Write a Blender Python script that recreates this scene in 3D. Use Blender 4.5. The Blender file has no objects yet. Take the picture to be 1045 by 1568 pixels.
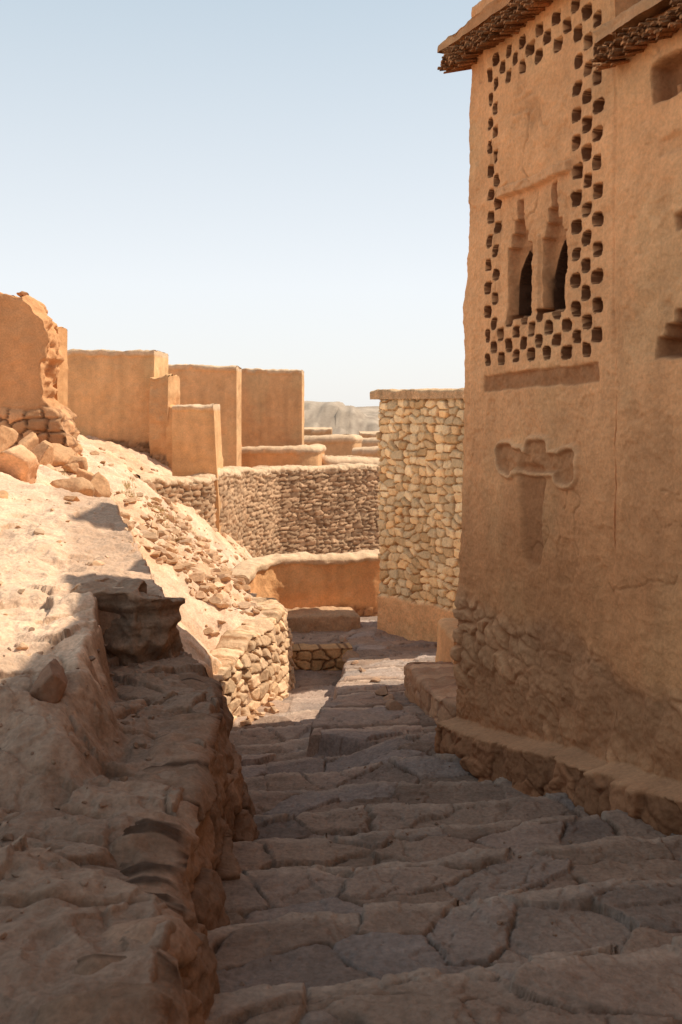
import bpy, math, numpy as np
from mathutils import Vector
rng=np.random.default_rng(7)

# ------------------------------------------------------------------ noise
def h2(ix,iy,seed=0):
    n=(ix.astype(np.int64)*374761393+iy.astype(np.int64)*668265263+seed*974634777)&0xffffffff
    n=((n^(n>>13))*1274126177)&0xffffffff
    n=((n^(n>>15))*2246822519)&0xffffffff
    n^=n>>16
    return n/4294967296.0
def vn(x,y,seed=0):
    x,y=np.broadcast_arrays(np.asarray(x,float),np.asarray(y,float))
    ix=np.floor(x);iy=np.floor(y);fx=x-ix;fy=y-iy
    fx=fx*fx*(3-2*fx);fy=fy*fy*(3-2*fy)
    a=h2(ix,iy,seed);b=h2(ix+1,iy,seed);c=h2(ix,iy+1,seed);d=h2(ix+1,iy+1,seed)
    return (a*(1-fx)+b*fx)*(1-fy)+(c*(1-fx)+d*fx)*fy
def fbm(x,y,o=4,seed=0):
    s=0;a=.5;t=0
    for i in range(o):
        s=s+a*vn(np.asarray(x)*2**i+i*17.3,np.asarray(y)*2**i-i*9.1,seed+i);t+=a;a*=.5
    return s/t*2-1      # -1..1
def voro(x,y,seed=0,jit=.85,jy=None,p=2):
    x,y=np.broadcast_arrays(np.asarray(x,float),np.asarray(y,float))
    jy_=jit if jy is None else jy
    ix=np.floor(x);iy=np.floor(y)
    f1=np.full(x.shape,9.);f2=np.full(x.shape,9.);idr=np.zeros(x.shape);cx=np.zeros(x.shape);cy=np.zeros(x.shape)
    for dx in(-1,0,1):
        for dy in(-1,0,1):
            jx=ix+dx;jyy=iy+dy
            px=jx+.5+(h2(jx,jyy,seed)-.5)*jit;py=jyy+.5+(h2(jx,jyy,seed+5)-.5)*jy_
            d=np.hypot(x-px,y-py) if p==2 else (np.abs(x-px)**p+np.abs(y-py)**p)**(1/p)
            r=h2(jx,jyy,seed+9)
            m=d<f1
            f2=np.where(m,f1,np.minimum(f2,d))
            idr=np.where(m,r,idr);cx=np.where(m,x-px,cx);cy=np.where(m,y-py,cy)
            f1=np.where(m,d,f1)
    return f1,f2,idr,cx,cy
def sm(a,b,t):
    t=np.clip((t-a)/(b-a),0,1);return t*t*(3-2*t)
def ip(t,pts):
    p=np.array(pts,float);return np.interp(t,p[:,0],p[:,1])
def mixc(a,b,w):
    w=np.asarray(w)[...,None];return np.asarray(a)*(1-w)+np.asarray(b)*w
fr1=lambda v:np.modf(v)[0]

# ------------------------------------------------------------------ materials
def material(name,rough=.95,fine=60,fs=.35,med=9,ms=.25,tint=.22,fixed=None):
    m=bpy.data.materials.new(name);m.use_nodes=True;nt=m.node_tree;N=nt.nodes;L=nt.links
    b=N['Principled BSDF'];b.inputs['Roughness'].default_value=rough
    b.inputs['Specular IOR Level'].default_value=.15
    tc=N.new('ShaderNodeTexCoord')
    n1=N.new('ShaderNodeTexNoise');n1.inputs['Scale'].default_value=fine;n1.inputs['Detail'].default_value=6;n1.inputs['Roughness'].default_value=.65
    n2=N.new('ShaderNodeTexNoise');n2.inputs['Scale'].default_value=med;n2.inputs['Detail'].default_value=5
    n3=N.new('ShaderNodeTexNoise');n3.inputs['Scale'].default_value=1.6;n3.inputs['Detail'].default_value=3
    for n in(n1,n2,n3):L.new(tc.outputs['Object'],n.inputs['Vector'])
    if fixed is None:
        at=N.new('ShaderNodeAttribute');at.attribute_name='Col';src=at.outputs['Color']
    else:
        rg=N.new('ShaderNodeRGB');rg.outputs[0].default_value=(*fixed,1);src=rg.outputs[0]
    def mul(src,noise,lo,hi,a,c):
        r=N.new('ShaderNodeMapRange');r.inputs['From Min'].default_value=lo;r.inputs['From Max'].default_value=hi
        r.inputs['To Min'].default_value=a;r.inputs['To Max'].default_value=c
        L.new(noise.outputs[0],r.inputs['Value'])
        v=N.new('ShaderNodeVectorMath');v.operation='SCALE';L.new(src,v.inputs[0]);L.new(r.outputs[0],v.inputs['Scale'])
        return v.outputs[0]
    s=mul(src,n1,.3,.7,1-tint,1+tint);s=mul(s,n2,.3,.7,1-tint*.6,1+tint*.6);s=mul(s,n3,.3,.7,.92,1.08)
    L.new(s,b.inputs['Base Color'])
    b1=N.new('ShaderNodeBump');b1.inputs['Strength'].default_value=fs;b1.inputs['Distance'].default_value=.01
    b2=N.new('ShaderNodeBump');b2.inputs['Strength'].default_value=ms;b2.inputs['Distance'].default_value=.04
    L.new(n1.outputs[0],b1.inputs['Height']);L.new(n2.outputs[0],b2.inputs['Height'])
    L.new(b2.outputs[0],b1.inputs['Normal']);L.new(b1.outputs[0],b.inputs['Normal'])
    return m
M_PL=material('adobe_plaster',fine=45,fs=.75,med=7,ms=.45,tint=.15)
M_ST=material('rubble_masonry',fine=40,fs=.6,med=12,ms=.4,tint=.2)
M_GR=material('dusty_rock_ground',fine=48,fs=.9,med=11,ms=.35,tint=.24)
M_RK=material('broken_stone',fine=30,fs=.6,med=9,ms=.5,tint=.2)
M_WD=material('dry_reed',fine=80,fs=.5,med=20,ms=.3,tint=.35)
M_FAR=material('desert_rock',fine=.08,fs=.3,med=.02,ms=.3,tint=.15)
M_DK=material('cast_iron',rough=.6,fine=60,fs=.3,fixed=(.13,.09,.065))

# ------------------------------------------------------------------ mesh helper
def mk(name,V,F,C,mat,smooth=True,parent=None):
    V=np.asarray(V,np.float32);F=np.asarray(F,np.int32);k=F.shape[1]
    me=bpy.data.meshes.new(name);me.vertices.add(len(V));me.vertices.foreach_set('co',V.ravel())
    me.loops.add(F.size);me.loops.foreach_set('vertex_index',F.ravel())
    me.polygons.add(len(F));me.polygons.foreach_set('loop_start',np.arange(0,F.size,k,dtype=np.int32))
    me.polygons.foreach_set('loop_total',np.full(len(F),k,np.int32))
    me.polygons.foreach_set('use_smooth',np.full(len(F),smooth))
    at=me.color_attributes.new('Col','FLOAT_COLOR','POINT')
    cc=np.ones((len(V),4),np.float32);cc[:,:3]=C;at.data.foreach_set('color',cc.ravel())
    me.update(calc_edges=True);me.validate()
    me.materials.append(mat)
    o=bpy.data.objects.new(name,me);bpy.context.scene.collection.objects.link(o)
    if parent:o.parent=parent
    return o
def empty(name):
    e=bpy.data.objects.new(name,None);bpy.context.scene.collection.objects.link(e);return e
def gridfaces(nr,nc,closed=False):
    a=np.arange(nr*nc).reshape(nr,nc)
    return np.stack([a[:-1,:-1],a[:-1,1:],a[1:,1:],a[1:,:-1]],-1).reshape(-1,4)

# ------------------------------------------------------------------ TERRAIN
SAND=np.array([.72,.49,.33]);EARTH=np.array([.54,.29,.135]);PAVE=np.array([.27,.18,.128]);DUST=np.array([.33,.225,.155])
Pp=[(-3000,-.5),(-6,-.5),(0,-1.1),(1,-1.25),(2.6,-1.6),(4.75,-2.1),(7,-2.58),(8,-2.80),(9.5,-3.0),(11,-3.12),(14,-3.15),(20,-3.4),(26,-3.7),(40,-4.6),(60,-6.2),(200,-8),(4000,-9)]
CP=np.array([(-1.1,9.3,-2.5),(-.7,11,-2.3),(-1.65,10,-2.2),(-1.2,10.8,-2.26),(-1.0,12,-2.38),(-1.2,13,-2.42),(-1.75,12,-1.95),
 (-2.15,11,-1.6),(-2.1,9.5,-1.25),(-1.6,8,-1.8),(-3.1,9.2,-.8),(-2.7,9.8,-.95),(-3.8,18,-1.1),(-2.9,15.6,-1.40),(-5.4,22,-.94),(-2.0,20,-2.9),
 (-1.8,22,-3.3),(-4.25,14,-.6),(-6,14,-.5),(-6,9,-.5),(-1.3,7,-2.0),(-1.5,15,-2.8),(-2.2,16.8,-2.35),(-3.5,24,-1.6),(-7,24,-.7),(-3,13,-1.15),(-2.4,13.5,-1.5),(-1.95,14,-2.0),
 (-1.2,17,-3.2),(-1.3,20,-3.4),(-3.3,20,-1.3),(-3.0,11.2,-1.1),(-3.2,17.4,-1.2)])
def tps(r): 
    r=np.maximum(r,1e-6);return r*r*np.log(r)
_A=CP[:,:2];n_=len(CP)
_K=tps(np.hypot(_A[:,None,0]-_A[None,:,0],_A[:,None,1]-_A[None,:,1]))+np.eye(n_)*.02
_Q=np.hstack([np.ones((n_,1)),_A]);_S=np.block([[_K,_Q],[_Q.T,np.zeros((3,3))]])
_W=np.linalg.solve(_S,np.concatenate([CP[:,2],np.zeros(3)]))
def hill(x,y):
    x=np.clip(x,-8,-.3);y=np.clip(y,6,25)
    z=_W[n_]+_W[n_+1]*x+_W[n_+2]*y
    for i in range(n_): z=z+_W[i]*tps(np.hypot(x-_A[i,0],y-_A[i,1]))
    return np.clip(z,-3.7,-.35)
def terrain(x,y):
    x=np.asarray(x,float);y=np.asarray(y,float)
    near=sm(40,25,y)*sm(-14,-8,x)
    wob=.06*fbm(x*2.2,y*2.2,4,3)+.03*fbm(x*9,y*9,3,4)
    xw=x+wob;yw0=y+.06*fbm(x*2.1+9,y*2.1,3,8)+.03*fbm(x*9,y*9,3,9)
    # --- stepped path: flat treads, short drops whose lips follow stone edges
    T=.66
    wxv=x+.20*fbm(x*1.5,y*1.5,3,21)+.018*fbm(x*12,y*12,2,23);wyv=y+.20*fbm(x*1.5+5,y*1.5,3,22)+.018*fbm(x*12+5,y*12,2,24)
    a=.35;vx=(wxv*math.cos(a)+wyv*math.sin(a))*2.4;vy=(-wxv*math.sin(a)+wyv*math.cos(a))*3.4
    f1,f2,idr,cx,cy=voro(vx,vy,31,1.0)
    yw=y-.2*x+.12*fbm(x*1.2,y*.5,3,11)+.03*fbm(x*6,y*6,3,12)+.07*(idr-.5)
    n=np.floor(yw/T);f=yw/T-n
    base=lambda t:ip(t,Pp)
    sl=.015*(f-.5)
    zs=(base((n+.42)*T)+sl)*(1-sm(.97,1,f))+base((n+1.42)*T)*sm(.97,1,f)
    zc=ip(y,Pp)
    st=sm(12,10,y)*sm(-1,0,y)
    z=zs*st+zc*(1-st)
    z=z+.16*sm(-.05,.45,x)*sm(5.9,7.5,y)*sm(9,7.7,y)
    lb=sm(11.98,12.04,y)*sm(14.5,14.2,y);z=z*(1-lb)+(-2.90+.0*z)*lb
    R=ip(y,[(7,-2.50),(8.3,-2.56),(10,-2.74),(13,-2.93),(14,-3.1)])
    XL=ip(y,[(7.6,-.27),(8.2,-.24),(9.5,-.05),(11,.03),(13,.3),(14,.5)])
    wr=sm(-.03,.03,xw-XL)*sm(7.62,7.68,yw0+.22*xw)*sm(14.2,13.6,y)
    z=z*(1-wr)+np.maximum(R,z)*wr
    jt=f2-f1+.05*fbm(x*18,y*18,4,33)
    joint=1-sm(-.01,.032,jt)
    rnd_=1-sm(.0,.06,jt)
    s1,s2,sid,scx,scy=voro(vx*2.1,vy*2.1,37,.98)
    hasc=(fr1(idr*17.1)>.5)
    crk=(1-sm(-.015,.03,s2-s1+.06*fbm(x*17,y*17,3,38)))*hasc
    wear=sm(-.45,.35,fbm(x*.9,y*.9,3,39))
    pav=-.020*joint*(.25+.75*wear)-.003*rnd_-.009*crk+(idr-.5)*.026+cx*(fr1(idr*7.3)-.5)*.036+cy*(fr1(idr*13.7)-.5)*.036
    pav=pav+(sid-.5)*.012*hasc
    pav=pav+.005*fbm(x*5,y*5,3,35)+.005*fbm(x*22,y*22,5,36)-.005*np.abs(fbm(x*11+y*4,y*11,4,34))
    lay=fbm(x*3.3+idr*9,y*3.3,4,44);pav=pav+.007*(sm(.10,.12,lay)+sm(-.2,-.185,lay)-1)
    z=z+pav*near
    g=np.array([.26,.20,.165])
    pc=mixc(PAVE,g,sm(.2,.9,fr1(idr*5.1)))*(.74+.46*fr1(idr*3.3))[...,None]
    pc=mixc(pc,np.array([.10,.056,.034]),np.clip(joint*(.55+.45*wear)+crk*.65,0,1))
    dust=sm(-.2,.45,fbm(x*1.6,y*1.6,5,40));pc=mixc(pc,DUST,dust*.45)
    edge=sm(.84,.95,f)*sm(1.0,.98,f)*st;pc=mixc(pc,np.array([.44,.32,.235]),edge*.6)  # painted highlight along each step lip
    foot_shade=sm(.20,.0,f)*st;pc=mixc(pc,np.array([.105,.063,.04]),foot_shade*.8)  # shade below each lip, painted onto the next tread
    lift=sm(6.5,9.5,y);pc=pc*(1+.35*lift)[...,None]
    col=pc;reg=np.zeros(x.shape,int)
    # --- lower terrace block
    E1=ip(y,[(-6,-.1),(1,-.30),(2.5,-.40),(2.85,-.48),(3.6,-.53),(4.2,-.56),(4.9,-.60),(5.5,-.69),(6.4,-1.04),(6.5,-1.12)])
    T1=ip(y,[(-6,-.3),(1,-1.12),(2.5,-1.3),(4,-1.42),(5.5,-1.5),(6.5,-1.5)])
    tn=.06*fbm(x*2.2,y*2.2,5,50)+.026*fbm(x*9,y*9,5,51)-.02*np.abs(fbm(x*5,y*5,4,49))
    g1,g2,gid,gx,gy=voro(x*3.1+.35*fbm(x*2,y*2,3,55)+.12*fbm(x*9,y*9,2,47),y*3.9+.35*fbm(x*2+3,y*2,3,56),52,1.0)
    bur=sm(-.40,.15,fbm(x*1.4,y*1.4,4,48))
    gj=(1-sm(-.01,.07,g2-g1+.14*fbm(x*10,y*10,4,53)))*bur
    tst=(-.020*gj+bur*((gid-.5)*.05+gx*(fr1(gid*7)-.5)*.09+gy*(fr1(gid*5)-.5)*.09))
    lay2=fbm(x*2.7+3,y*2.7,5,45);tst=tst+.013*(sm(.08,.11,lay2)+sm(-.22,-.19,lay2)-1)
    xr=xw+.03*fbm(x*5,y*5,3,57)
    w1=sm(-.035,.035,E1-xr)*sm(6.6,6.45,y)
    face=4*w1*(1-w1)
    tz=T1+tn+tst+.10*sm(-.8,-1.6,x)*sm(4.0,2.5,y)
    tc=mixc(np.array([.24,.15,.10]),np.array([.35,.23,.155]),gid)
    tc=mixc(np.array([.29,.185,.125])*np.ones(x.shape+(1,)),tc,bur)
    tc=mixc(tc,np.array([.15,.08,.045]),gj*.6)
    tc=mixc(tc,SAND,sm(.1,.6,fbm(x*1.5,y*1.5,4,58))*.2)
    # --- hill
    B=ip(y,[(6.4,-1.0),(9,-1.16),(9.3,-1.16),(10.2,-.90),(11,-.68),(12,-.78),(13,-1.05),(14,-1.2),(20,-1.3),(26,-2.4)])
    hw=ip(y,[(12.8,.04),(14,.6)])
    hz=hill(x,y)
    rough=.12*fbm(x*1.6,y*1.6,5,60)+.05*fbm(x*6,y*6,5,61)+.07*np.abs(fbm(x*3.5,y*3.5,4,62))
    q1,q2,qid,qx,qy=voro(x*5+.4*fbm(x*3,y*3,3,67),y*5,63,.95)
    rough=rough+(.045*(qid-.5)+.04*qx*(fr1(qid*9)-.5)+.04*qy*(fr1(qid*5)-.5))*sm(.0,.10,q2-q1)
    wh=sm(-1,1,(B-(xw+.06*fbm(x*5,y*5,3,66)))/hw)*sm(6.3,6.5,y)*sm(34,26,y)
    # --- upper terrace
    ye=y+.07*fbm(x*5,y*5,4,73)
    E2=ip(ye,[(3.5,-.98),(4.3,-1.05),(5.3,-1.3),(5.78,-1.42),(5.9,-1.03),(7,-1.32),(8.3,-1.75),(9.5,-2.12),(10.3,-2.5)])
    E2=E2+.05*fbm(x*2.5,y*2.5,4,74)
    U=ip(y,[(3.0,-1.22),(3.7,-1.15),(5,-1.12),(5.8,-1.11),(7.5,-1.04),(9.5,-.94),(10.5,-.9)])+np.clip(-x-1.6,0,3)*.13*sm(4,7,y)
    e2w=ip(y,[(3,.18),(4.2,.11),(5.0,.06),(5.7,.03)])
    wu=sm(-1,1,(E2-(x+.8*wob))/e2w)*sm(2.9,3.9,y-.25*fbm(x*3,y*3,2,70))
    wub=sm(10.6,9.7,y+.5*fbm(x*1.2,y*1.2,3,71))
    smoothslab=sm(-.62,-.5,xw-E2)*sm(5.7,5.9,y)
    un=tn*1.2*(1-.4*smoothslab)+tst*(.9-.3*smoothslab)-.06*np.abs(fbm(x*1.7,y*3.2,5,72))
    hc=mixc(SAND*.96,EARTH*1.15,sm(-.2,.5,fbm(x*1.3,y*1.3,4,64))*.4)
    hc=hc*(.85+.3*qid)[...,None]
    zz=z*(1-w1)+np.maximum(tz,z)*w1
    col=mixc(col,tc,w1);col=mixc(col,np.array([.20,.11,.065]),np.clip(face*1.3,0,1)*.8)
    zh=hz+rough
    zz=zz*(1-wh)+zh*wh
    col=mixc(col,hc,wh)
    uz=U+un
    ww=wu*wub*near
    zz=zz*(1-ww)+uz*ww
    uc=mixc(SAND*.94,SAND*1.06,gid);uc=mixc(uc,np.array([.54,.34,.20]),gj*.3)
    uc=mixc(uc,np.array([.42,.27,.18]),smoothslab*.6)
    uc=mixc(uc,np.array([.33,.215,.145]),sm(5.0,3.9,y)*.8)
    col=mixc(col,uc,ww)
    reg=np.where((w1>.5)|(wh>.5)|(ww>.5)|(x<-1.6),1,0)
    reg=np.where((y>14.5)&(reg==0),1,reg)
    farm=sm(30,60,y)
    fc=mixc(np.array([.44,.33,.23]),np.array([.34,.25,.18]),sm(-.3,.4,fbm(x*.03,y*.05,4,90)))
    col=mixc(col,fc,farm)
    reg=np.where((y>34)|(y<-4)|(x<-12)|(x>5),2,reg)
    return zz,col,reg
def geo(a,b,n): return np.geomspace(a,b,n)
SP=7.9
def sheet(xs,ys,tag):
    X,Y=np.meshgrid(xs,ys)
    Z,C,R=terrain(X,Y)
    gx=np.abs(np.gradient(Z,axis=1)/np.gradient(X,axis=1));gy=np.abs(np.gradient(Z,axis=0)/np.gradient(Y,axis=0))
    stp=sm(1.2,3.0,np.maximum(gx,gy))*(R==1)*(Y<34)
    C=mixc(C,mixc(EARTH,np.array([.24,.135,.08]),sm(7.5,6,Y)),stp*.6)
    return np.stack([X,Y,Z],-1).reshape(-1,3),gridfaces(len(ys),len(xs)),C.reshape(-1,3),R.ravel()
xc_=lambda d:np.concatenate([-geo(7.5,3000,28)[::-1],np.arange(-7.2,-2.6,.035),np.arange(-2.6,1.9,d),np.arange(1.92,3.6,.05),geo(3.8,3000,28)])
ys=[1.5]
while ys[-1]<SP: ys.append(ys[-1]+max(.0065,.0021*ys[-1]))
ys[-1]=SP;yn=np.concatenate([-geo(6,3000,20)[::-1],np.arange(-5.8,1.45,.14),ys])
ys=[SP]
while ys[-1]<30: ys.append(ys[-1]+.0031*ys[-1])
yf=np.concatenate([ys,geo(30.5,4000,60)])
A=sheet(xc_(.0078),yn,'n');Bq=sheet(xc_(.0135),yf,'f')
V=np.concatenate([A[0],Bq[0]]);F=np.concatenate([A[1],Bq[1]+len(A[0])]);CC=np.concatenate([A[2],Bq[2]]);RR=np.concatenate([A[3],Bq[3]])
fr=RR[F[:,0]]
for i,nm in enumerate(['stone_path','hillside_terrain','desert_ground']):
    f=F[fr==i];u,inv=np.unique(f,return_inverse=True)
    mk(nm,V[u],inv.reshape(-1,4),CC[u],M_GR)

# ------------------------------------------------------------------ WALLS
def wall(name,path,zt,zb,th,mat,cfun,ds=.05,dz=.05,relief=None,cap=0,capo=.03,caph=.07,capcol=(.66,.45,.28),
         topn=.025,rnd=.04,parent=None,ssamp=None,shift=None,amp=.02,seed=0,ntop=8,batter=0):
    path=np.array(path,float);seg=np.hypot(*(path[1:]-path[:-1]).T);cum=np.concatenate([[0],np.cumsum(seg)])
    L=cum[-1];s=np.linspace(0,L,max(3,int(L/ds)+1)) if ssamp is None else np.asarray(ssamp)
    px=np.interp(s,cum,path[:,0]);py=np.interp(s,cum,path[:,1])
    if len(path)==2:
        t=(path[1]-path[0])/L;tx=np.full(s.shape,t[0]);ty=np.full(s.shape,t[1])
        px=path[0,0]+t[0]*s;py=path[0,1]+t[1]*s
    else:
        k=max(1,int(min(.25,L/8)/(L/len(s))));ker=np.hanning(2*k+3);ker/=ker.sum()
        pad=lambda q:np.convolve(np.concatenate([2*q[0]-q[1:k+2][::-1],q,2*q[-1]-q[-k-2:-1][::-1]]),ker,'valid')
        px=pad(px);py=pad(py)
        tx=np.gradient(px);ty=np.gradient(py);q=np.hypot(tx,ty);tx/=q;ty/=q
    nx,ny=ty,-tx
    ZT=np.interp(s,cum,zt) if np.ndim(zt) else np.full(s.shape,float(zt))
    ZB=np.interp(s,cum,zb) if np.ndim(zb) else np.full(s.shape,float(zb))
    ZT=ZT+topn*fbm(s*1.7,seed+.5,4,seed+3)+topn*.5*fbm(s*9,seed+.5,3,seed+4)
    h=float(np.max(ZT-ZB));nf=max(4,int(h/dz))
    f=np.linspace(0,1,nf+1);rows_off=[np.zeros(nf+1)];rows_f=[f];rows_z=[np.zeros(nf+1)];kind=[np.zeros(nf+1)]
    a2=np.concatenate([[.15*rnd/th*2,.5*rnd/th*2],np.linspace(rnd/th*1.6,1-rnd/th*1.6,max(8,min(60,int(th/max(ds,.03))))),[1-.5*rnd/th*2,1-.15*rnd/th*2]])
    dd=np.minimum(a2,1-a2)*th
    zadd=rnd*np.sqrt(np.clip(1-(1-np.clip(dd/(rnd*1.6),0,1))**2,0,1))
    rows_off.append(-a2*th);rows_f.append(np.ones(len(a2)));rows_z.append(zadd);kind.append(np.ones(len(a2)))
    fb=np.linspace(1,0,9);rows_off.append(np.full(9,-th));rows_f.append(fb);rows_z.append(np.zeros(9));kind.append(np.full(9,2))
    off=np.concatenate(rows_off)[:,None];ff=np.concatenate(rows_f)[:,None];za=np.concatenate(rows_z)[:,None];kd=np.concatenate(kind)[:,None]
    S=np.broadcast_to(s[None,:],(len(off),len(s)));Zz=ZB[None,:]+(ZT-ZB)[None,:]*ff+za
    off=np.broadcast_to(off,S.shape).copy();kd=np.broadcast_to(kd,S.shape)
    S=S.copy()
    d=amp*fbm(S*1.5,Zz*1.5,4,seed+10)+amp*.3*fbm(S*8,Zz*8,3,seed+11)
    col=cfun(S,Zz)
    if relief is not None:
        rd,col=relief(S,Zz,col);d=d+rd*(kd==0)
    off=off+np.where(kd==0,d+batter*np.maximum(ZT[None,:]-Zz,0),np.where(kd==2,-d*.5,0))
    Zz=Zz+np.where(kd==1,.5*amp*fbm(S*4,off*4,3,seed+12)+.3*amp*fbm(S*14,off*14,2,seed+14),0)
    if cap:
        up=ZT[None,:]-Zz
        lipn=1+.5*fbm(S*5,Zz*0,3,seed+20)
        m=np.where(kd==0,sm(caph*lipn,caph*lipn*.75,up),np.where(kd==1,1,0))
        off=off+np.where(kd==0,m*capo*lipn,0)+np.where((kd==2)&(up<caph),-capo,0)
        off=off+np.where((kd==1),capo*(1-2*np.clip(-off/th,0,1)),0)
        cc=np.array(capcol)*(.85+.25*vn(S*20,Zz*20+off*20,seed+30))[...,None]
        col=mixc(col,cc,m)
    if shift is not None: S=S+shift(S,Zz)
    SX=px[None,:]+tx[None,:]*(S-s[None,:])+nx[None,:]*off
    SY=py[None,:]+ty[None,:]*(S-s[None,:])+ny[None,:]*off
    V=np.stack([SX,SY,Zz],-1);nr,nc=S.shape
    F=gridfaces(nr,nc);Vf=V.reshape(-1,3);Cf=col.reshape(-1,3)
    ex=[];VV=[Vf];CV=[Cf];o=len(Vf)
    for cidx in (0,nc-1):
        colv=V[:,cidx];cc=col[:,cidx]
        front=colv[:nf+1];fc=cc[:nf+1]
        bk=np.stack([np.interp(front[:,2],colv[-9:][::-1,2],colv[-9:][::-1,i]) for i in(0,1)],-1)
        strips=[]
        for w in np.linspace(0,1,max(3,min(24,int(th/dz/2)))):
            pt=front.copy();pt[:,0]=front[:,0]*(1-w)+bk[:,0]*w;pt[:,1]=front[:,1]*(1-w)+bk[:,1]*w
            if 0<w<1:
                t=(-1 if cidx==0 else 1)*amp*fbm(front[:,2]*3,w*th*3+0*front[:,2],4,seed+40)
                pt[:,0]+=tx[cidx]*t;pt[:,1]+=ty[cidx]*t
                pt[-1,2]+=min(rnd,rnd*min(w,1-w)*th/(rnd*1.6)+.3*rnd)
            strips.append(pt)
        P=np.array(strips);VV.append(P.reshape(-1,3));CV.append(np.tile(fc,(len(strips),1)))
        ex.append(gridfaces(len(strips),nf+1)+o);o+=P.shape[0]*P.shape[1]
    return mk(name,np.concatenate(VV),np.concatenate([F]+ex),np.concatenate(CV),mat,parent=parent)

def plaster(c,streak=.1,seed=0):
    c=np.array(c)
    def f(S,Z):
        v=1+.18*fbm(S*1.1,Z*1.1,5,seed+70)+streak*fbm(S*9,Z*.8,3,seed+71)
        w=sm(.05,.4,fbm(S*1.7+3,Z*1.7,5,seed+72))
        return mixc(c*v[...,None],np.array([c[0]*.98,c[1]*1.10,c[2]*1.15])*v[...,None],w*.6)
    return f
def stones(c1,c2,mort,sx=6,sz=9,depth=.03,seed=0,lo=None,hi=None,plast=None):
    # squarish stones laid in loose courses
    def r(S,Z,col):
        v=Z*sz+.30*fbm(S*2.2+4,Z*2.2,3,seed+81)+.10*fbm(S*11+3,Z*11,2,seed+86)
        u=S*sx+.30*fbm(S*3,Z*3,3,seed+80)+.10*fbm(S*11,Z*11,2,seed+85)+.5*h2(np.floor(v),np.floor(v)*0+3,seed+88)*0
        f1,f2,i,cx,cy=voro(u,v,seed+82,.95,jy=.62,p=4)
        e=f2-f1+.07*fbm(S*25,Z*25,2,seed+83)
        st=sm(.03,.17,e)
        d=depth*(st-1)+depth*.6*st*(i-.5)+depth*.7*st*(cx*(fr1(i*9.1)-.5)*2+cy*(fr1(i*5.7)-.5)*2)
        c=mixc(np.array(c1),np.array(c2),fr1(i*3.7))*(.70+.54*fr1(i*11.3))[...,None]
        c=mixc(np.array(mort),c,sm(.02,.12,e))
        m=np.ones(S.shape)
        wv=.10*fbm(S*2.2,Z*0+seed,4,seed+84)
        if lo is not None:m=m*sm(-.015,.015,Z-(lo+wv*.3))
        if hi is not None:m=m*sm(-.04,.04,(hi+wv)-Z)
        return d*m,mixc(col,c,m)
    return r
OR=(.81,.425,.20)

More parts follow.
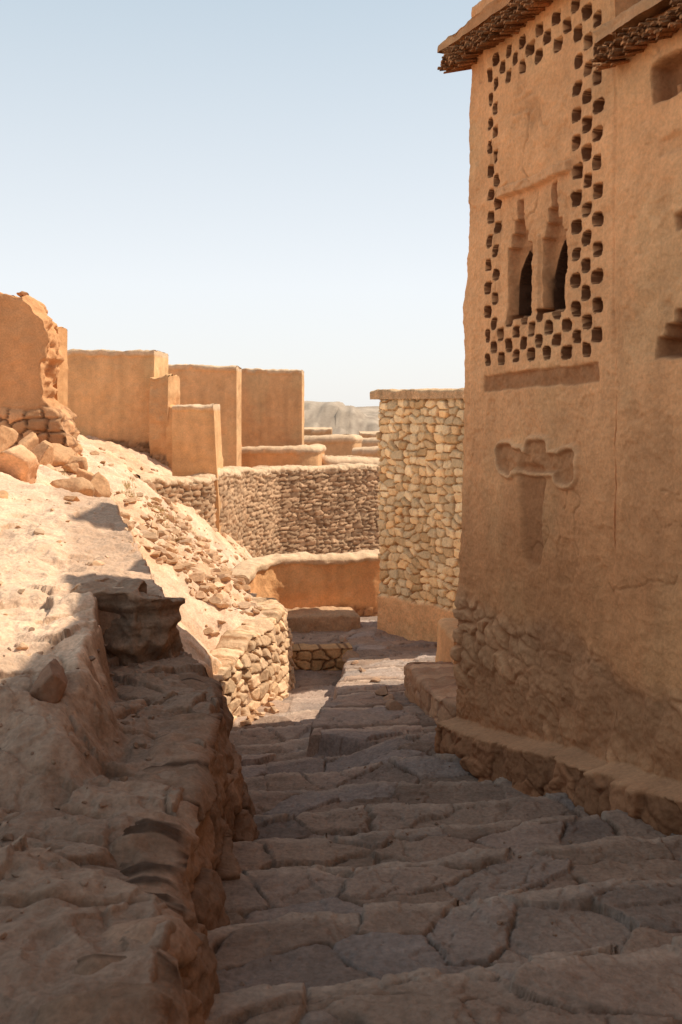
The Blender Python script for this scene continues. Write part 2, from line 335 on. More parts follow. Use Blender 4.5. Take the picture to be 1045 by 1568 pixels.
# --- kasbah tower (right)
T0=np.array([.84,7.0]);TD=np.array([.3314,-.9435]);TN=np.array([-.9435,-.3314])
def zpl(S): return -2.20+.17*S
def tower_relief(S,Z,col):
    d=.014*fbm(S*3,Z*3,4,201)+.006*fbm(S*22,Z*22,3,202)
    d=d+.005*np.abs(fbm(S*9,Z*30,3,203))
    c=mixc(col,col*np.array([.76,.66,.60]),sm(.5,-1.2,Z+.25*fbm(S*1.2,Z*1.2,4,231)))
    # perforated diaper work
    js=S+.012*fbm(S*9,Z*9,3,204);jz=Z+.012*fbm(S*9+7,Z*9,3,205)
    i=np.round((js-.365)/.1);j=np.round((jz-.325)/.078)
    reg=(((i>=0)&(i<=1))&(j>=0)&(j<=25))|(((i>=11)&(i<=13))&(j>=0)&(j<=31))|((j>=0)&(j<=3)&(i>=0)&(i<=13))|((j>=23)&(j<=25)&(i>=0)&(i<=13))
    reg=reg&(((i+j)%2)==0)
    rr=h2(i+50,j+50,5)
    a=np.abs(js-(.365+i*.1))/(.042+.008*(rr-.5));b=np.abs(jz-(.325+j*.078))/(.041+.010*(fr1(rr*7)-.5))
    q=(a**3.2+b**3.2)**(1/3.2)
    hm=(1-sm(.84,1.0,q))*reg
    d=d-.22*hm;c=mixc(c,np.array([.17,.068,.03]),sm(1.16,1.04,q)*reg*.95)  # shade inside the holes painted in, reaching past the rims
    # lower brown band
    bz=.18+.02*(S-1);bm=sm(.06,.045,np.abs(Z-bz+.01*fbm(S*8,Z*0,3,221)))*sm(.30,.32,S)*sm(1.69,1.67,S)
    d=d-bm*(.018+.020*fbm(S*14,Z*14,3,206));c=mixc(c,np.array([.36,.16,.07]),bm*.8)
    # lintel
    lz=1.385+.006*fbm(S*3,0*Z,2,207);lm=sm(.036,.028,np.abs(Z-lz))*sm(.47,.49,S)*sm(1.42,1.40,S)
    d=d+.035*lm;c=mixc(c,np.array([.74,.40,.2]),lm*.5)
    fld=sm(.50,.515,S)*sm(1.39,1.375,S)*sm(.56,.57,Z)*sm(1.36,1.35,Z)
    d=d-.008*fld
    # niches with stepped tops and pointed windows
    for sc,top,hw in((.775,1.30,.150),(1.215,1.32,.130)):
        for w,z0,z1 in((hw,.57,1.02),(hw*.68,1.0,1.10),(hw*.42,1.08,1.18),(.028,1.1,top)):
            cx=sc if w>.03 else sc+.02
            g_=lambda e:sm(w+.006+e,w-.006+e,np.abs(js-cx))*sm(z0-.006-e,z0+.006-e,jz)*sm(z1+.006+e,z1-.006+e,jz)
            m=g_(0);d=np.minimum(d,-.085*m+d*(1-m));c=mixc(c,np.array([.36,.15,.062]),g_(.010)*.45)  # niche recess shade painted into the colour
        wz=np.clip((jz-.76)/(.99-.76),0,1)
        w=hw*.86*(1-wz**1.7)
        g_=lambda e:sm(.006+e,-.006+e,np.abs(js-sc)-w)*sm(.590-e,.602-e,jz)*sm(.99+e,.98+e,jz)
        m=g_(0);d=np.minimum(d,-.4*m+d*(1-m));c=mixc(c,np.array([.06,.026,.014]),g_(.015)*.97)  # dark window interior painted in as shade
    pm=sm(.028,.02,np.abs(js-1.03))*sm(.58,.6,jz)*sm(1.06,1.04,jz);d=d+.02*pm
    # cartouche with its worn stem
    wx=S+.04*fbm(S*4,Z*4,4,208);wz=Z+.04*fbm(S*4+3,Z*4,4,209)
    def rb(cx,cz,hx,hz,r):
        qx=np.abs(wx-cx)-hx+r;qz=np.abs(wz-cz)-hz+r
        return np.hypot(np.maximum(qx,0),np.maximum(qz,0))+np.minimum(np.maximum(qx,qz),0)-r
    stem=sm(.025,-.025,rb(.97,-.66,.15-.14*np.clip(-.42-Z,0,.6),.32,.05));d=d-.034*stem;c=mixc(c,np.array([.30,.125,.052]),stem*.6)
    sd=np.minimum(rb(1.0,-.325,.42,.070,.05),rb(1.06,-.25,.13,.075,.06))
    sd=np.minimum(sd,rb(.66,-.33,.11,.10,.06));sd=np.minimum(sd,rb(1.36,-.345,.10,.105,.06))
    rim=sm(.028,.006,np.abs(sd));d=d+.026*rim
    c=mixc(c,np.array([.82,.48,.25]),rim*.6)
    ins=sm(.0,-.015,sd);d=d-ins*(.006+.020*fbm(S*16,Z*16,3,210));c=mixc(c,np.array([.46,.22,.10]),ins*.75)
    # joint to the annex
    sj=np.abs(S-1.83-.02*fbm(Z*2,0*Z,3,211));d=d-.012*sm(.03,.0,sj)*sm(-1.2,-.5,Z)
    # openings in the annex
    for (a0,a1,b0,b1,dp) in((2.16,2.5,1.52,1.70,.12),(2.20,2.60,1.24,1.33,.02),(2.19,2.55,.26,.34,.14),(2.26,2.55,.32,.40,.14),(2.33,2.55,.38,.46,.14),(2.34,2.42,.87,.94,.08)):
        ra=.012*fbm(jz*12,js*12,3,234)
        g_=lambda e:sm(a0-.015-e,a0+.015-e,js+ra)*sm(a1+.015+e,a1-.015+e,js)*sm(b0-.015-e,b0+.015-e,jz+ra)*sm(b1+.015+e,b1-.015+e,jz+ra)
        m=g_(0);d=np.minimum(d,-dp*m+d*(1-m));c=mixc(c,np.array([.26,.11,.05]),g_(.012)*.7*min(1,dp/.1))  # shade of the openings painted in, stronger where deeper
    pm=sm(.03,.01,np.abs(js-2.27))*sm(1.52,1.53,jz)*sm(1.60,1.58,jz);d=d+.05*pm;c=mixc(c,np.array([.6,.3,.14]),pm*.7)
    # trowel marks / shallow scars in the plaster
    sc1=sm(.30,.38,fbm(S*4.5,Z*4.5,5,232))*sm(-1.2,-1.0,Z);d=d-.007*sc1;c=mixc(c,c*.86,sc1*.5)
    ck=np.abs(fbm(S*1.6+.5*fbm(S*4,Z*4,3,236),Z*.8,3,235));ckm=sm(.012,.0,ck)*sm(.1,.3,fbm(S*1.3+9,Z*1.3,3,237));d=d-.012*ckm;c=mixc(c,c*.55,ckm*.5)
    # exposed rubble zone: mud-set stones, worn
    bz=-1.26+.12*fbm(S*1.6,0*Z,4,212)-.05*(S-1)
    rz=sm(.02,-.12,Z-bz)
    u=S*5.5+.9*fbm(S*3,Z*3,4,213);v=Z*7.5+.9*fbm(S*3+5,Z*3,4,214)
    f1,f2,idn,cx,cy=voro(u,v,215,.95);st=sm(-.02,.30,f2-f1+.08*fbm(S*14,Z*14,3,238))
    mud=.15+.85*sm(-.35,.3,fbm(S*2.4,Z*2.4,4,222))
    d=d+rz*(.038*st*(.2+idn)*mud+.035*cy*(idn-.3)*mud-.012)+rz*(.028*fbm(S*6,Z*6,5,216)+.014*np.abs(fbm(S*18,Z*18,3,223)))
    c=mixc(c,mixc(np.array([.38,.175,.082]),np.array([.60,.33,.17]),st*mud*.8+.1)*(.86+.28*idn)[...,None],rz*.8)
    # plinth ledge
    pz=zpl(S)+.03*fbm(S*4,0*Z,4,217);pm=sm(.018,-.018,Z-pz)
    u=S*3.6+.6*fbm(S*3,Z*3,4,218);v=Z*4.2+.5*fbm(S*3,Z*3+7,4,224)
    f1,f2,idn,cx,cy=voro(u,v,219,.95);st=sm(-.02,.08,f2-f1+.05*fbm(S*20,Z*20,2,225))
    d=d+pm*(.15+.022*st*idn+.05*cy*(idn-.5)+.05*cx*(fr1(idn*7)-.5)+.022*fbm(S*7,Z*7,5,220))
    c=mixc(c,mixc(np.array([.17,.068,.03]),np.array([.36,.165,.08]),st)*(.75+.5*idn)[...,None],sm(.0,-.05,Z-pz)*.9)
    tl=sm(.03,.0,np.abs(Z-pz));c=mixc(c,np.array([.58,.33,.18]),tl*.6)
    return d,c
TOW=empty('kasbah_tower_house')
def tshift(S,Z):
    return (.15-.22*(2.4-Z)/5.0+.022*fbm(Z*1.8,0*Z,4,230))*np.clip(1-S/.9,0,1)
def tp(s,off=0): return tuple(T0+TD*s+TN*off)
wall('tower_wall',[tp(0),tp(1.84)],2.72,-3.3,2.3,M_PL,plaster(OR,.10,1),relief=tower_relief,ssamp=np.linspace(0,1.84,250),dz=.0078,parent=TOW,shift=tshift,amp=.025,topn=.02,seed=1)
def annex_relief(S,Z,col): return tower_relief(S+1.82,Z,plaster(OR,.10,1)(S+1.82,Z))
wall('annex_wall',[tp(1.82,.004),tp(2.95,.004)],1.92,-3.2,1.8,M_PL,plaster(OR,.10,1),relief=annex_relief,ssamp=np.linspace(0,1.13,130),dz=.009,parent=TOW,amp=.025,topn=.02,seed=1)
wall('street_front_wall',[tp(2.93,0),tp(9.5,0)],1.95,-2.6,1.6,M_PL,plaster(OR,.07,1),ds=.06,dz=.05,parent=TOW,amp=.015,seed=1)
wall('roof_pier',[tp(1.88,-.12),tp(2.20,-.12)],2.75,1.6,.3,M_PL,plaster((.50,.24,.11),.1,3),ds=.02,dz=.03,parent=TOW,amp=.05,seed=4)
wall('roof_knob',[tp(.55,-.25),tp(.68,-.25)],2.98,2.4,.16,M_PL,plaster(OR,.1,3),ds=.02,dz=.03,parent=TOW,amp=.03,rnd=.06,seed=5)
def reeds(name,s0,s1,z,out,back,parent,step=.016,layers=3,seed=0,th=.011):
    r=np.random.default_rng(seed);Vs=[];Fs=[];Cs=[];o=0
    for l in range(layers):
        s=s0
        while s<s1:
            s+=step*(.6+.9*r.random())
            L=out*(.72+.38*r.random());zz=z+l*.024+.012*r.standard_normal()
            yaw=.12*r.standard_normal();dr=-.03-.05*r.random()
            a=T0+TD*s-TN*back;b=T0+TD*(s+yaw*L)+TN*L
            R=th*(.6+.7*r.random());c=np.array([.46,.22,.095])*(.45+.8*r.random())
            dirv=np.array([b[0]-a[0],b[1]-a[1],0]);dirv/=np.linalg.norm(dirv);side=np.array([-dirv[1],dirv[0],0])
            for q,(pp,zq) in enumerate(((a,zz),(b,zz+dr))):
                for k in range(5):
                    an=k*2*math.pi/5
                    Vs.append(np.array([pp[0],pp[1],zq])+side*R*math.cos(an)+np.array([0,0,1])*R*math.sin(an));Cs.append(c)
            for k in range(5):Fs.append([o+k,o+(k+1)%5,o+5+(k+1)%5,o+5+k])
            Fs.append([o+5,o+6,o+7,o+8])
            o+=10
    return mk(name,Vs,Fs,Cs,M_WD,smooth=False,parent=parent)
reeds('tower_eave_reeds',-.03,1.80,2.415,.15,.15,TOW,seed=3,layers=4)
wall('tower_roof_edge',[tp(-.06,.13),tp(1.80,.13)],2.56,2.50,2.5,M_PL,plaster((.55,.28,.13),.2,6),ds=.02,dz=.02,parent=TOW,amp=.06,topn=.03,rnd=.02,seed=6)
reeds('annex_eave_reeds',1.80,3.0,1.86,.13,.15,TOW,seed=5,layers=3)
wall('annex_roof_edge',[tp(1.80,.12),tp(9.5,.12)],1.98,1.93,1.7,M_PL,plaster((.58,.32,.16),.2,6),ds=.02,dz=.02,parent=TOW,amp=.05,topn=.03,rnd=.02,seed=7)
wall('unseen_shade_wing',[(1.3,9.3),(1.3,7.4)],2.95,-3.2,2.2,M_PL,plaster(OR,.08,2),ds=.06,dz=.06,parent=TOW,seed=9)  # hidden block added to cast shadow on path and terrace
RT=empty('unseen_shade_tower')
wall('shade_tower_wall',[(2.0,10.15),(2.0,9.25)],5.3,-3.2,.6,M_PL,plaster(OR,.08,2),ds=.05,dz=.06,parent=RT,seed=12,cap=1)  # unseen tower added behind the house to shade the upper terrace
NB=empty('unseen_shade_house')
wall('shade_house_wall',[(2.62,6.35),(2.62,-5)],4.75,-3,4,M_PL,plaster(OR,.08,2),ds=.08,dz=.08,parent=NB,seed=13,cap=1)  # out-of-view block added and sized to shade the foreground

# --- rubble-stone house beyond the tower
SH=empty('stone_house')
def sh_rel(S,Z,col):
    d,c=stones((.97,.76,.46),(.90,.60,.30),(.42,.20,.08),6.4,9.6,.045,300)(S,Z,col)
    w=sm(-.02,.02,Z-(-2.42+.03*fbm(S*3,0*Z,3,301)))
    return d*w+.02*(1-w),mixc(plaster((.92,.52,.25),.1,3)(S,Z),c,w)
wall('stone_house_wall',[(.49,13.0),(1.66,11.48)],.10,-3.3,1.3,M_ST,plaster((.7,.4,.2)),ds=.0125,dz=.0125,relief=sh_rel,parent=SH,amp=.03,topn=.01,seed=20)
wall('stone_house_roof',[(.38,13.09),(1.72,11.35)],.205,.115,1.45,M_WD,plaster((.62,.40,.22),.3,3),ds=.02,dz=.02,parent=SH,amp=.03,topn=.025,rnd=.03,seed=21)

# --- low wall, landing riser, ledges
lw_rel=stones((.50,.27,.14),(.44,.22,.10),(.30,.15,.08),7,9,.02,330,hi=-2.75)
wall('low_mud_wall',[(-1.20,12.75),(-1.12,13.1),(-.9,13.5),(.62,13.95)],[-2.17,-2.12,-2.08,-2.07],-3.4,.30,M_PL,plaster((.74,.38,.17),.18,8),ds=.02,dz=.02,relief=lw_rel,cap=1,capo=.03,caph=.07,amp=.05,topn=.035,rnd=.05,seed=22)
wall('stone_step',[(-.75,11.80),(.14,11.95)],-2.885,-3.3,.28,M_ST,plaster((.42,.27,.17)),ds=.0125,dz=.0125,relief=stones((.66,.40,.19),(.5,.28,.13),(.20,.10,.05),5,9,.035,340),amp=.02,rnd=.02,seed=23)
wall('stone_step',[(-.70,12.9),(.25,13.1)],-2.74,-3.3,.6,M_ST,plaster((.46,.28,.16)),ds=.02,dz=.02,amp=.05,topn=.04,rnd=.03,seed=63)
wall('plastered_ledge',[(.58,9.25),(.72,8.15),(.95,7.5)],[-2.42,-2.36,-2.34],-3.0,.8,M_PL,plaster((.50,.30,.175),.1,9),ds=.015,dz=.015,amp=.06,topn=.04,rnd=.04,seed=24,relief=stones((.52,.32,.19),(.46,.27,.16),(.36,.2,.12),4,6,.012,346))
wall('ledge_pier',[(.95,9.9),(1.05,9.2)],-2.15,-3.1,.5,M_PL,plaster((.66,.37,.18),.1,9),ds=.02,dz=.02,amp=.03,rnd=.05,seed=25)
wall('stone_retaining_wall',[(-1.22,9.05),(-1.10,9.35),(-.86,10.2),(-.64,11.0),(-.66,11.6),(-.80,12.3)],[-2.72,-2.55,-2.38,-2.30,-2.34,-2.40],-3.4,.35,M_ST,plaster((.6,.38,.22)),ds=.014,dz=.014,
   relief=stones((.74,.50,.31),(.62,.40,.23),(.40,.22,.11),6.0,8.5,.06,345),amp=.06,topn=.09,rnd=.05,seed=64,batter=.12)
def tf_rel(S,Z,col):
    d,c=stones((.30,.18,.115),(.22,.13,.08),(.08,.042,.024),2.6,4.6,.06,347)(S,Z,col)
    d2=.05*fbm(S*3.5,Z*3.5,5,348)-.05*np.abs(fbm(S*2.2+Z*2,Z*5,5,349))+.012*fbm(S*20,Z*20,4,350)
    return d+d2,c
wall('rock_terrace_face',[(-.26,1.2),(-.375,2.5),(-.44,2.85),(-.49,3.6),(-.52,4.2),(-.56,4.9),(-.64,5.5),(-.95,6.2)],[-1.19,-1.36,-1.39,-1.45,-1.49,-1.54,-1.56,-1.58],[-1.9,-2.2,-2.2,-2.4,-2.5,-2.6,-2.8,-2.9],.30,M_GR,plaster((.29,.185,.125),.1,9),ds=.010,dz=.010,
   relief=tf_rel,amp=.07,topn=.06,rnd=.06,seed=65,batter=.22)
# broken rock edge where the upper terrace drops to the lower one
def slab_rel(S,Z,col):
    lay=fbm(S*1.2,Z*16,4,371)
    under=.04*sm(-1.13,-1.22,Z+.03*fbm(S*6,Z*0,3,373))
    big=fbm(S*3.2,Z*3.2,5,374)
    c=col*(.80+.35*lay+.2*big)[...,None]
    return .035*lay+.05*fbm(S*6,Z*6,5,372)-under+.07*big-.05*np.abs(fbm(S*4+Z*5,Z*2,4,375)),mixc(c,c*.7,under*12)
wall('rock_step',[(-1.56,5.78),(-1.38,5.70),(-1.15,5.66),(-1.00,5.76),(-.93,6.00)],[-1.06,-1.07,-1.10,-1.13,-1.17],-1.75,.35,M_GR,plaster((.40,.25,.16),.1,9),ds=.009,dz=.009,relief=slab_rel,amp=.07,topn=.05,rnd=.03,seed=66,batter=.10)

# --- mid and far walls on the left
back_rel=stones((.54,.34,.20),(.42,.25,.14),(.22,.12,.065),4.4,10.5,.05,350)
wall('rubble_back_wall',[(-3.2,15.9),(-2.75,17.1),(-2.32,17.7),(-2.12,18.6),(-2.0,20.5),(-1.4,22.3),(.95,24.0)],[-1.15,-1.27,-1.27,-1.22,-1.30,-1.40,-1.44],-4.2,.45,M_ST,plaster((.5,.33,.2)),ds=.03,dz=.025,relief=back_rel,cap=1,capo=.02,caph=.06,amp=.05,topn=.07,rnd=.08,seed=26)
def house(name,*a,**k):
    e=empty(name);wall('walls',*a,parent=e,**k);return e
house('adobe_house',[(-6.4,20.0),(-3.75,20.0)],[1.13,1.13],-1.6,1.6,M_PL,plaster((.69,.39,.185),.16,31),ds=.035,dz=.03,cap=1,capo=.045,caph=.08,amp=.05,topn=.04,seed=31,relief=stones((.50,.28,.15),(.42,.24,.12),(.26,.15,.08),6,9,.03,360,hi=-.66))
house('adobe_house',[(-3.80,19.75),(-3.42,19.7)],[.55,.62],-2.4,.8,M_PL,plaster((.62,.34,.16),.1,32),ds=.03,dz=.03,amp=.08,topn=.12,seed=32,relief=stones((.46,.26,.14),(.38,.22,.11),(.24,.14,.08),6,9,.03,361,hi=-.9))
house('adobe_house',[(-3.46,19.72),(-2.9,19.6)],[.02,-.06],-2.4,.8,M_PL,plaster((.64,.35,.16),.1,32),ds=.03,dz=.03,amp=.05,topn=.08,seed=62)
house('adobe_house',[(-3.05,18.0),(-2.30,18.0)],0.02,-2.6,.9,M_PL,plaster((.69,.385,.18),.14,33),ds=.03,dz=.03,cap=1,capo=.035,caph=.06,amp=.05,topn=.04,seed=33,shift=lambda S,Z:.05*np.clip(-Z,0,2)*S/.75)
house('adobe_house',[(-5.2,24.0),(-2.52,24.0)],1.0,-2.4,1.2,M_PL,plaster((.69,.39,.19),.16,34),ds=.05,dz=.05,cap=1,capo=.05,caph=.08,amp=.05,topn=.05,seed=34)
house('adobe_house',[(-2.84,27.0),(-1.06,27.0)],1.02,-2.6,1.6,M_PL,plaster((.65,.36,.175),.16,35),ds=.05,dz=.05,cap=1,capo=.05,caph=.07,amp=.04,topn=.05,seed=35)
wall('adobe_garden_wall',[(-2.75,25.6),(-1.0,25.3),(-.55,25.6),(-.45,27.5)],[-1.1,-1.06,-1.05,-1.1],-4,.35,M_PL,plaster((.66,.36,.17),.1,36),ds=.05,dz=.05,cap=1,capo=.05,caph=.09,amp=.04,rnd=.1,seed=36)
wall('adobe_garden_wall',[(-1.1,27.2),(-.4,26.6),(1.2,27.4)],[-1.42,-1.40,-1.5],-4,.35,M_PL,plaster((.68,.39,.2),.1,37),ds=.05,dz=.05,cap=1,capo=.05,caph=.12,amp=.05,rnd=.14,seed=37)
wall('adobe_garden_wall',[(-1.4,33),(.45,33),(.75,36)],[-1.05,-1.0,-1.1],-5,.6,M_PL,plaster((.66,.38,.19),.1,38),ds=.07,dz=.07,cap=1,capo=.06,caph=.12,amp=.05,rnd=.12,seed=38)
wall('adobe_garden_wall',[(.35,31),(1.8,30.6)],[-1.35,-1.25],-5,.5,M_PL,plaster((.68,.40,.2),.1,39),ds=.07,dz=.07,cap=1,capo=.06,caph=.12,amp=.05,rnd=.12,seed=39)
wall('adobe_garden_wall',[(-2.0,39),(2.2,38)],[-1.3,-1.25],-5,.5,M_PL,plaster((.66,.40,.22),.1,44),ds=.07,dz=.07,cap=1,capo=.06,caph=.12,amp=.05,rnd=.12,seed=44)
house('adobe_house',[(-2.2,44),(-.42,44)],-.95,-6,3,M_PL,plaster((.50,.29,.15),.1,40),ds=.1,dz=.1,cap=1,capo=.1,caph=.12,amp=.05,seed=40)
house('adobe_house',[(.9,47),(2.4,47)],-1.2,-6,3,M_PL,plaster((.58,.34,.18),.1,41),ds=.1,dz=.1,cap=1,capo=.1,caph=.12,amp=.05,seed=41)

# --- ruined wall, far left
def ruin(name,outline,y0,y1,colr,seed,dx=.03):
    o=np.array(outline,float)
    zs=np.arange(-1.2,o[:,1].max()+.001,.02)
    xr=np.interp(zs,o[:,1],o[:,0])+.07*fbm(zs*5,0*zs,5,seed)
    e=empty(name)
    ny=36;ts=np.linspace(0,1,ny);Vs=[]
    nfx=80
    for k,z in enumerate(zs):
        fx=np.linspace(-6.6,xr[k],nfx);front=np.stack([fx,np.full(nfx,y0)],-1)
        front[:,1]+=.06*fbm(fx*2,z*2+0*fx,5,seed+1)
        sx=xr[k]+.20*fbm(ts*4,z*4+0*ts,5,seed+2)*sm(0,.12,ts)-.10*ts;sy=y0+(y1-y0)*ts
        side=np.stack([sx,sy],-1)[1:]
        back=np.array([[-6.6,y1]])
        pr=np.concatenate([front,side,back]);Vs.append(np.column_stack([pr,np.full(len(pr),z)]))
    V=np.array(Vs);nr,nc=V.shape[:2]
    base=np.array(colr)*(1+.18*fbm(V[...,0]*2+V[...,1]*2,V[...,2]*2,4,seed+5))[...,None]
    f1,f2,i,cx,cy=voro((V[...,0]+V[...,1])*4.5+.4*fbm(V[...,0]*3,V[...,2]*3,3,seed+9),V[...,2]*6,seed+6,.95,jy=.6,p=4)
    m=sm(.1,-.15,V[...,2]+.15*fbm(V[...,0]*2,V[...,2]*2,3,seed+7))
    sc=mixc(np.array([.25,.13,.07]),np.array([.56,.3,.15]),sm(.03,.15,f2-f1))*(.75+.5*i)[...,None]
    base=mixc(base,sc,m);V[...,1]-=m*.06*sm(.03,.2,f2-f1)*(np.arange(nc)<nfx)[None,:]
    tj=.16*fbm(V[-1,:,0]*3,V[-1,:,1]*3,5,seed+8)
    rise=np.clip((zs-1.1)/.5,0,1)[:,None];V[...,2]+=rise*tj[None,:]
    F=gridfaces(nr,nc)
    top=V[-1].copy();cen=np.column_stack([np.clip(top[:,0]-.1,-6.6,9),np.full(nc,(y0+y1)/2),top[:,2]+.03])
    Vf=np.concatenate([V.reshape(-1,3),cen]);Cf=np.concatenate([base.reshape(-1,3),base[-1]])
    a=np.arange(nc-1);F2=np.stack([(nr-1)*nc+a,(nr-1)*nc+a+1,nr*nc+a+1,nr*nc+a],-1)
    mk('standing_masonry',Vf,np.concatenate([F,F2]),Cf,M_PL,parent=e);return e
RU=ruin('ruined_adobe_wall',[(-3.80,-1.2),(-3.86,-.45),(-3.95,-.1),(-4.12,.03),(-4.2,.12),(-4.22,.62),(-4.12,.72),(-4.13,.95),(-4.2,1.25),(-4.33,1.36),(-4.42,1.50),(-4.47,1.60)],14.0,14.95,(.62,.31,.14),60)
wall('broken_rear_leaf',[(-5.2,15.2),(-4.3,15.1)],[1.45,1.2],-.6,.4,M_PL,plaster((.66,.34,.15)),ds=.03,dz=.03,amp=.06,topn=.08,seed=61,parent=RU)

# ------------------------------------------------------------------ ROCKS
import bmesh
bb=bmesh.new();bmesh.ops.create_icosphere(bb,subdivisions=4,radius=1);IV=np.array([v.co[:] for v in bb.verts]);IF=np.array([[v.index for v in f.verts] for f in bb.faces])
bb2=bmesh.new();bmesh.ops.create_icosphere(bb2,subdivisions=2,radius=1);JV=np.array([v.co[:] for v in bb2.verts]);JF=np.array([[v.index for v in f.verts] for f in bb2.faces])
bb.free();bb2.free()
def rock(r,c,size,flat=.6,hi=False):
    P=(IV if hi else JV).copy();F=IF if hi else JF
    for _ in range(12):
        n=r.standard_normal(3);n/=np.linalg.norm(n);k=.38+.32*r.random()
        d=P@n;P=P-np.where(d>k,d-k,0)[:,None]*n
    if hi:
        nn=P/np.maximum(np.linalg.norm(P,axis=1),1e-6)[:,None];q=r.random()*50
        P=P+(.07*fbm(P[:,0]*3+q,P[:,1]*3+P[:,2]*2.3,5,3)+.05*np.abs(fbm(P[:,2]*6+q,P[:,1]*2+P[:,0],4,4)))[:,None]*nn
    P*=np.array([1,.6+.4*r.random(),flat*(.7+.5*r.random())])*size/.70
    a=r.random()*6.28;t=.35*r.standard_normal();ca,sa=math.cos(a),math.sin(a);ct,st=math.cos(t),math.sin(t)
    Rz=np.array([[ca,-sa,0],[sa,ca,0],[0,0,1]]);Rx=np.array([[1,0,0],[0,ct,-st],[0,st,ct]])
    return P@(Rz@Rx).T+np.array(c),F
def pile(name,items,seed,hi=False,cols=((.66,.44,.28),(.50,.29,.155)),sink=.18):
    r=np.random.default_rng(seed);VV=[];FF=[];CC=[];o=0
    xy=np.array([(i[0],i[1]) for i in items]);z=terrain(xy[:,0],xy[:,1])[0]
    for (it,zz) in zip(items,z):
        zz=it[4] if len(it)>4 else zz
        P,F=rock(r,(it[0],it[1],zz+it[2]*sink),it[2],it[3] if len(it)>3 else .6,hi)
        VV.append(P);FF.append(F+o);o+=len(P)
        w=r.random();c=(np.array(cols[0])*w+np.array(cols[1])*(1-w))*(.8+.35*r.random());CC.append(np.tile(c,(len(P),1)))
    return mk(name,np.concatenate(VV),np.concatenate(FF),np.concatenate(CC),M_RK,smooth=hi)
it=[]
for _ in range(900):
    t=rng.random();y=10.8+5.2*t;xc=-1.60-.10*(y-11)+.40*rng.standard_normal()
    if xc<-1.0: it.append((xc,y,.022+.085*rng.random()**2.6,.5+.3*rng.random()))
for _ in range(350): it.append((-1.1-1.8*rng.random(),12+7*rng.random(),.02+.06*rng.random()**2))
for _ in range(340): it.append((-2.0-3.0*rng.random(),10+9*rng.random(),.015+.07*rng.random()**3))
pile('rubble_stones',it,2)
it=[]
for _ in range(110): it.append((-1.45-1.6*rng.random(),4.2+5.0*rng.random(),.008+.05*rng.random()**4))
for _ in range(80): it.append((-1.5+.8*rng.random(),9.4+2.2*rng.random(),.01+.05*rng.random()**2))
pile('loose_pebbles',it,3)
it=[]
for _ in range(260): it.append((-.6-1.0*rng.random(),2.2+3.6*rng.random(),.003+.020*rng.random()**3))
for _ in range(200): it.append((-.4+1.6*rng.random(),2.6+4.5*rng.random(),.003+.010*rng.random()**3))
pile('loose_gravel',it,4,cols=((.34,.22,.15),(.24,.145,.09)))
pile('boulder',[(-1.19,4.05,.12,1.15)],18,True,((.30,.165,.10),(.30,.165,.10)),sink=.35)
pile('boulder',[(-3.75,11.3,.40,.5)],12,True,((.66,.38,.21),(.66,.38,.21)))
pile('boulder',[(-3.2,11.6,.22,.8)],14,True,((.62,.36,.2),(.62,.37,.2)))
pile('fallen_masonry',[(-4.2,12.6,.26,.8),(-4.0,13.3,.26,.9),(-3.7,13.6,.22,.8),(-3.55,13.2,.17),(-4.5,12.9,.26,.8),(-3.3,12.9,.18,1.3),(-3.1,12.7,.16,1.4),(-2.95,12.4,.12),(-4.1,11.8,.18),(-3.85,13.7,.24,1.2),(-4.35,13.75,.24,1.0),(-2.5,9.2,.08,.5),(-3.0,8.8,.06)],13,True,((.62,.35,.18),(.52,.28,.14)))
it=[(-.66-.4*rng.random(),11.3-1.9*rng.random(),.03+.06*rng.random()**2,.5) for k in range(34)]
pile('ledge_stones',it,15,True)
it=[(.02+.06*k+.03*rng.standard_normal(),12.4-.5*k+.1*rng.standard_normal(),.05+.05*rng.random(),.5) for k in range(9)]
pile('path_edge_stones',it,16,True,cols=((.45,.29,.19),(.38,.23,.14)))
r=np.random.default_rng(4);VV=[];FF=[];CC=[];o=0
for _ in range(22):
    cx=-2.7+.35*r.standard_normal();cy=13.6+.9*r.standard_normal();cz=float(terrain(np.array([cx]),np.array([cy]))[0][0])
    for b in range(40):
        a=r.random()*6.28;l=.02+.05*r.random();sp=.05*r.random();w=.003
        x0=cx+.06*r.standard_normal();y0=cy+.06*r.standard_normal();ex=x0+math.cos(a)*sp;ey=y0+math.sin(a)*sp
        VV+= [[x0-w,y0,cz-.02],[x0+w,y0,cz-.02],[ex+w*.4,ey,cz+l],[ex-w*.4,ey,cz+l]];FF.append([o,o+1,o+2,o+3]);o+=4
        CC+=[[.50,.38,.18]]*4
mk('dry_grass',VV,FF,CC,M_WD,smooth=False)
dx_=np.array([.325,.29,.36,.325,.325]);dy_=np.array([3.55,3.55,3.55,3.51,3.59])
dz=float(terrain(dx_,dy_)[0].max())
bd=bmesh.new()
for rr,zz in((.044,.0),(.031,.004),(.012,.007)):
    g=bmesh.ops.create_cone(bd,cap_ends=True,segments=28,radius1=rr,radius2=rr*.94,depth=.012)
    for v in g['verts']:v.co.z+=zz-.001
me=bpy.data.meshes.new('drain_cover');bd.to_mesh(me);bd.free();me.materials.append(M_DK)
o_=bpy.data.objects.new('drain_cover',me);o_.location=(.325,3.55,dz);bpy.context.scene.collection.objects.link(o_)

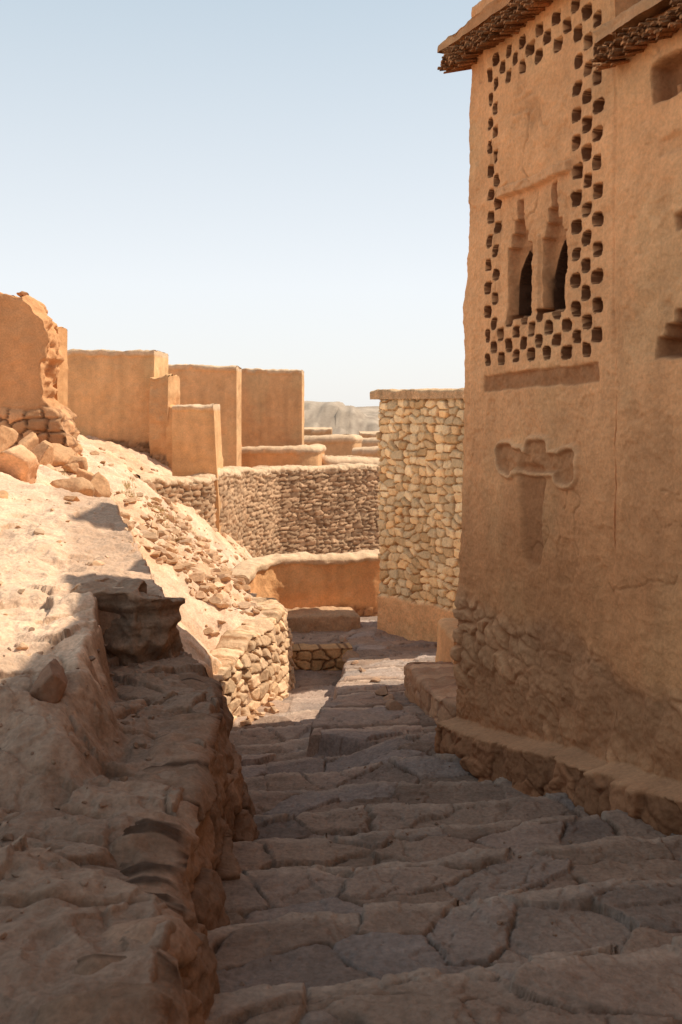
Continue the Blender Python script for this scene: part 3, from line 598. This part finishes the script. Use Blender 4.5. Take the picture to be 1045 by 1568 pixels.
# ------------------------------------------------------------------ distant hills
gx=np.linspace(-260,260,520);gy=np.linspace(230,760,160);GX,GY=np.meshgrid(gx,gy)
n1=fbm(GX*.03,GY*.03,5,500);n3=fbm(GX*.3,GY*.3,4,506)
mx1=sm(1,-.5,GX+1.5*n1+.8*n3);mx2=sm(8,3,GX+3*n1+1.2*n3);mx3=sm(16,9,GX+3*n1+n3)
my=sm(262,290,GY+14*n1+8*n3)
h=-8.2+my*(mx3*5.6+mx2*3.2+mx1*1.3)+my*.6*fbm(GX*.16,GY*.1,4,508)
low=sm(300,430,GY)*(8.9+1.3*fbm(GX*.03,GY*.006,4,502))
h=np.maximum(h,-8.2+low)+.5*fbm(GX*.1,GY*.06,4,503)*sm(235,260,GY)
h=np.where((GY<235),-9.5,h)
bandc=vn(h*1.8+.4*n3,0*h,505)
hc=mixc(np.array([.26,.195,.145]),np.array([.44,.345,.26]),bandc)*(.8+.4*vn(GX*.9,GY*.3,509))[...,None]
mk('distant_hills',np.stack([GX,GY,h],-1).reshape(-1,3),gridfaces(*GX.shape),hc.reshape(-1,3),M_FAR)

# ------------------------------------------------------------------ light, sky, camera
sd=Vector((.97*math.cos(math.radians(55)),.24*math.cos(math.radians(55)),math.sin(math.radians(55)))).normalized()
sl=bpy.data.lights.new('sun','SUN');sl.energy=5.0;sl.angle=math.radians(.5);sl.color=(1,.91,.76)
so=bpy.data.objects.new('sun',sl);so.rotation_euler=sd.to_track_quat('Z','Y').to_euler();bpy.context.scene.collection.objects.link(so)
w=bpy.data.worlds.new('World');bpy.context.scene.world=w;w.use_nodes=True
nt=w.node_tree;N=nt.nodes;bg=N['Background'];sk=N.new('ShaderNodeTexSky');sk.sky_type='NISHITA';sk.sun_disc=False
sk.sun_elevation=math.radians(55);sk.sun_rotation=math.atan2(.97,.24);sk.air_density=1.0;sk.dust_density=4.0;sk.ozone_density=1.0;sk.altitude=1200
tc=N.new('ShaderNodeTexCoord');sx=N.new('ShaderNodeSeparateXYZ');nt.links.new(tc.outputs['Generated'],sx.inputs[0])
rp=N.new('ShaderNodeValToRGB');cr=rp.color_ramp
cr.elements[0].position=0;cr.elements[0].color=(1.0,.985,.95,1)
cr.elements[1].position=1;cr.elements[1].color=(.30,.38,.46,1)
e=cr.elements.new(.12);e.color=(.96,.985,1.0,1);e=cr.elements.new(.40);e.color=(.60,.71,.79,1)
nt.links.new(sx.outputs['Z'],rp.inputs[0])
sc=N.new('ShaderNodeVectorMath');sc.operation='SCALE';sc.inputs['Scale'].default_value=6.7;nt.links.new(rp.outputs[0],sc.inputs[0])
mx=N.new('ShaderNodeMix');mx.data_type='RGBA';mx.inputs[0].default_value=.86
nt.links.new(sk.outputs[0],mx.inputs[6]);nt.links.new(sc.outputs[0],mx.inputs[7]);nt.links.new(mx.outputs[2],bg.inputs[0]);bg.inputs[1].default_value=.15
cam=bpy.data.cameras.new('camera');cam.sensor_fit='VERTICAL';cam.sensor_height=36;cam.lens=35;cam.shift_y=-159/1568;cam.clip_end=9000;cam.clip_start=.05
cam.dof.use_dof=True;cam.dof.focus_distance=7.5;cam.dof.aperture_fstop=7
co=bpy.data.objects.new('camera',cam);co.location=(0,0,0);co.rotation_euler=(math.pi/2,0,0);bpy.context.scene.collection.objects.link(co)
bpy.context.scene.camera=co
vs=bpy.context.scene.view_settings;vs.view_transform='Standard';vs.look='None';vs.exposure=0
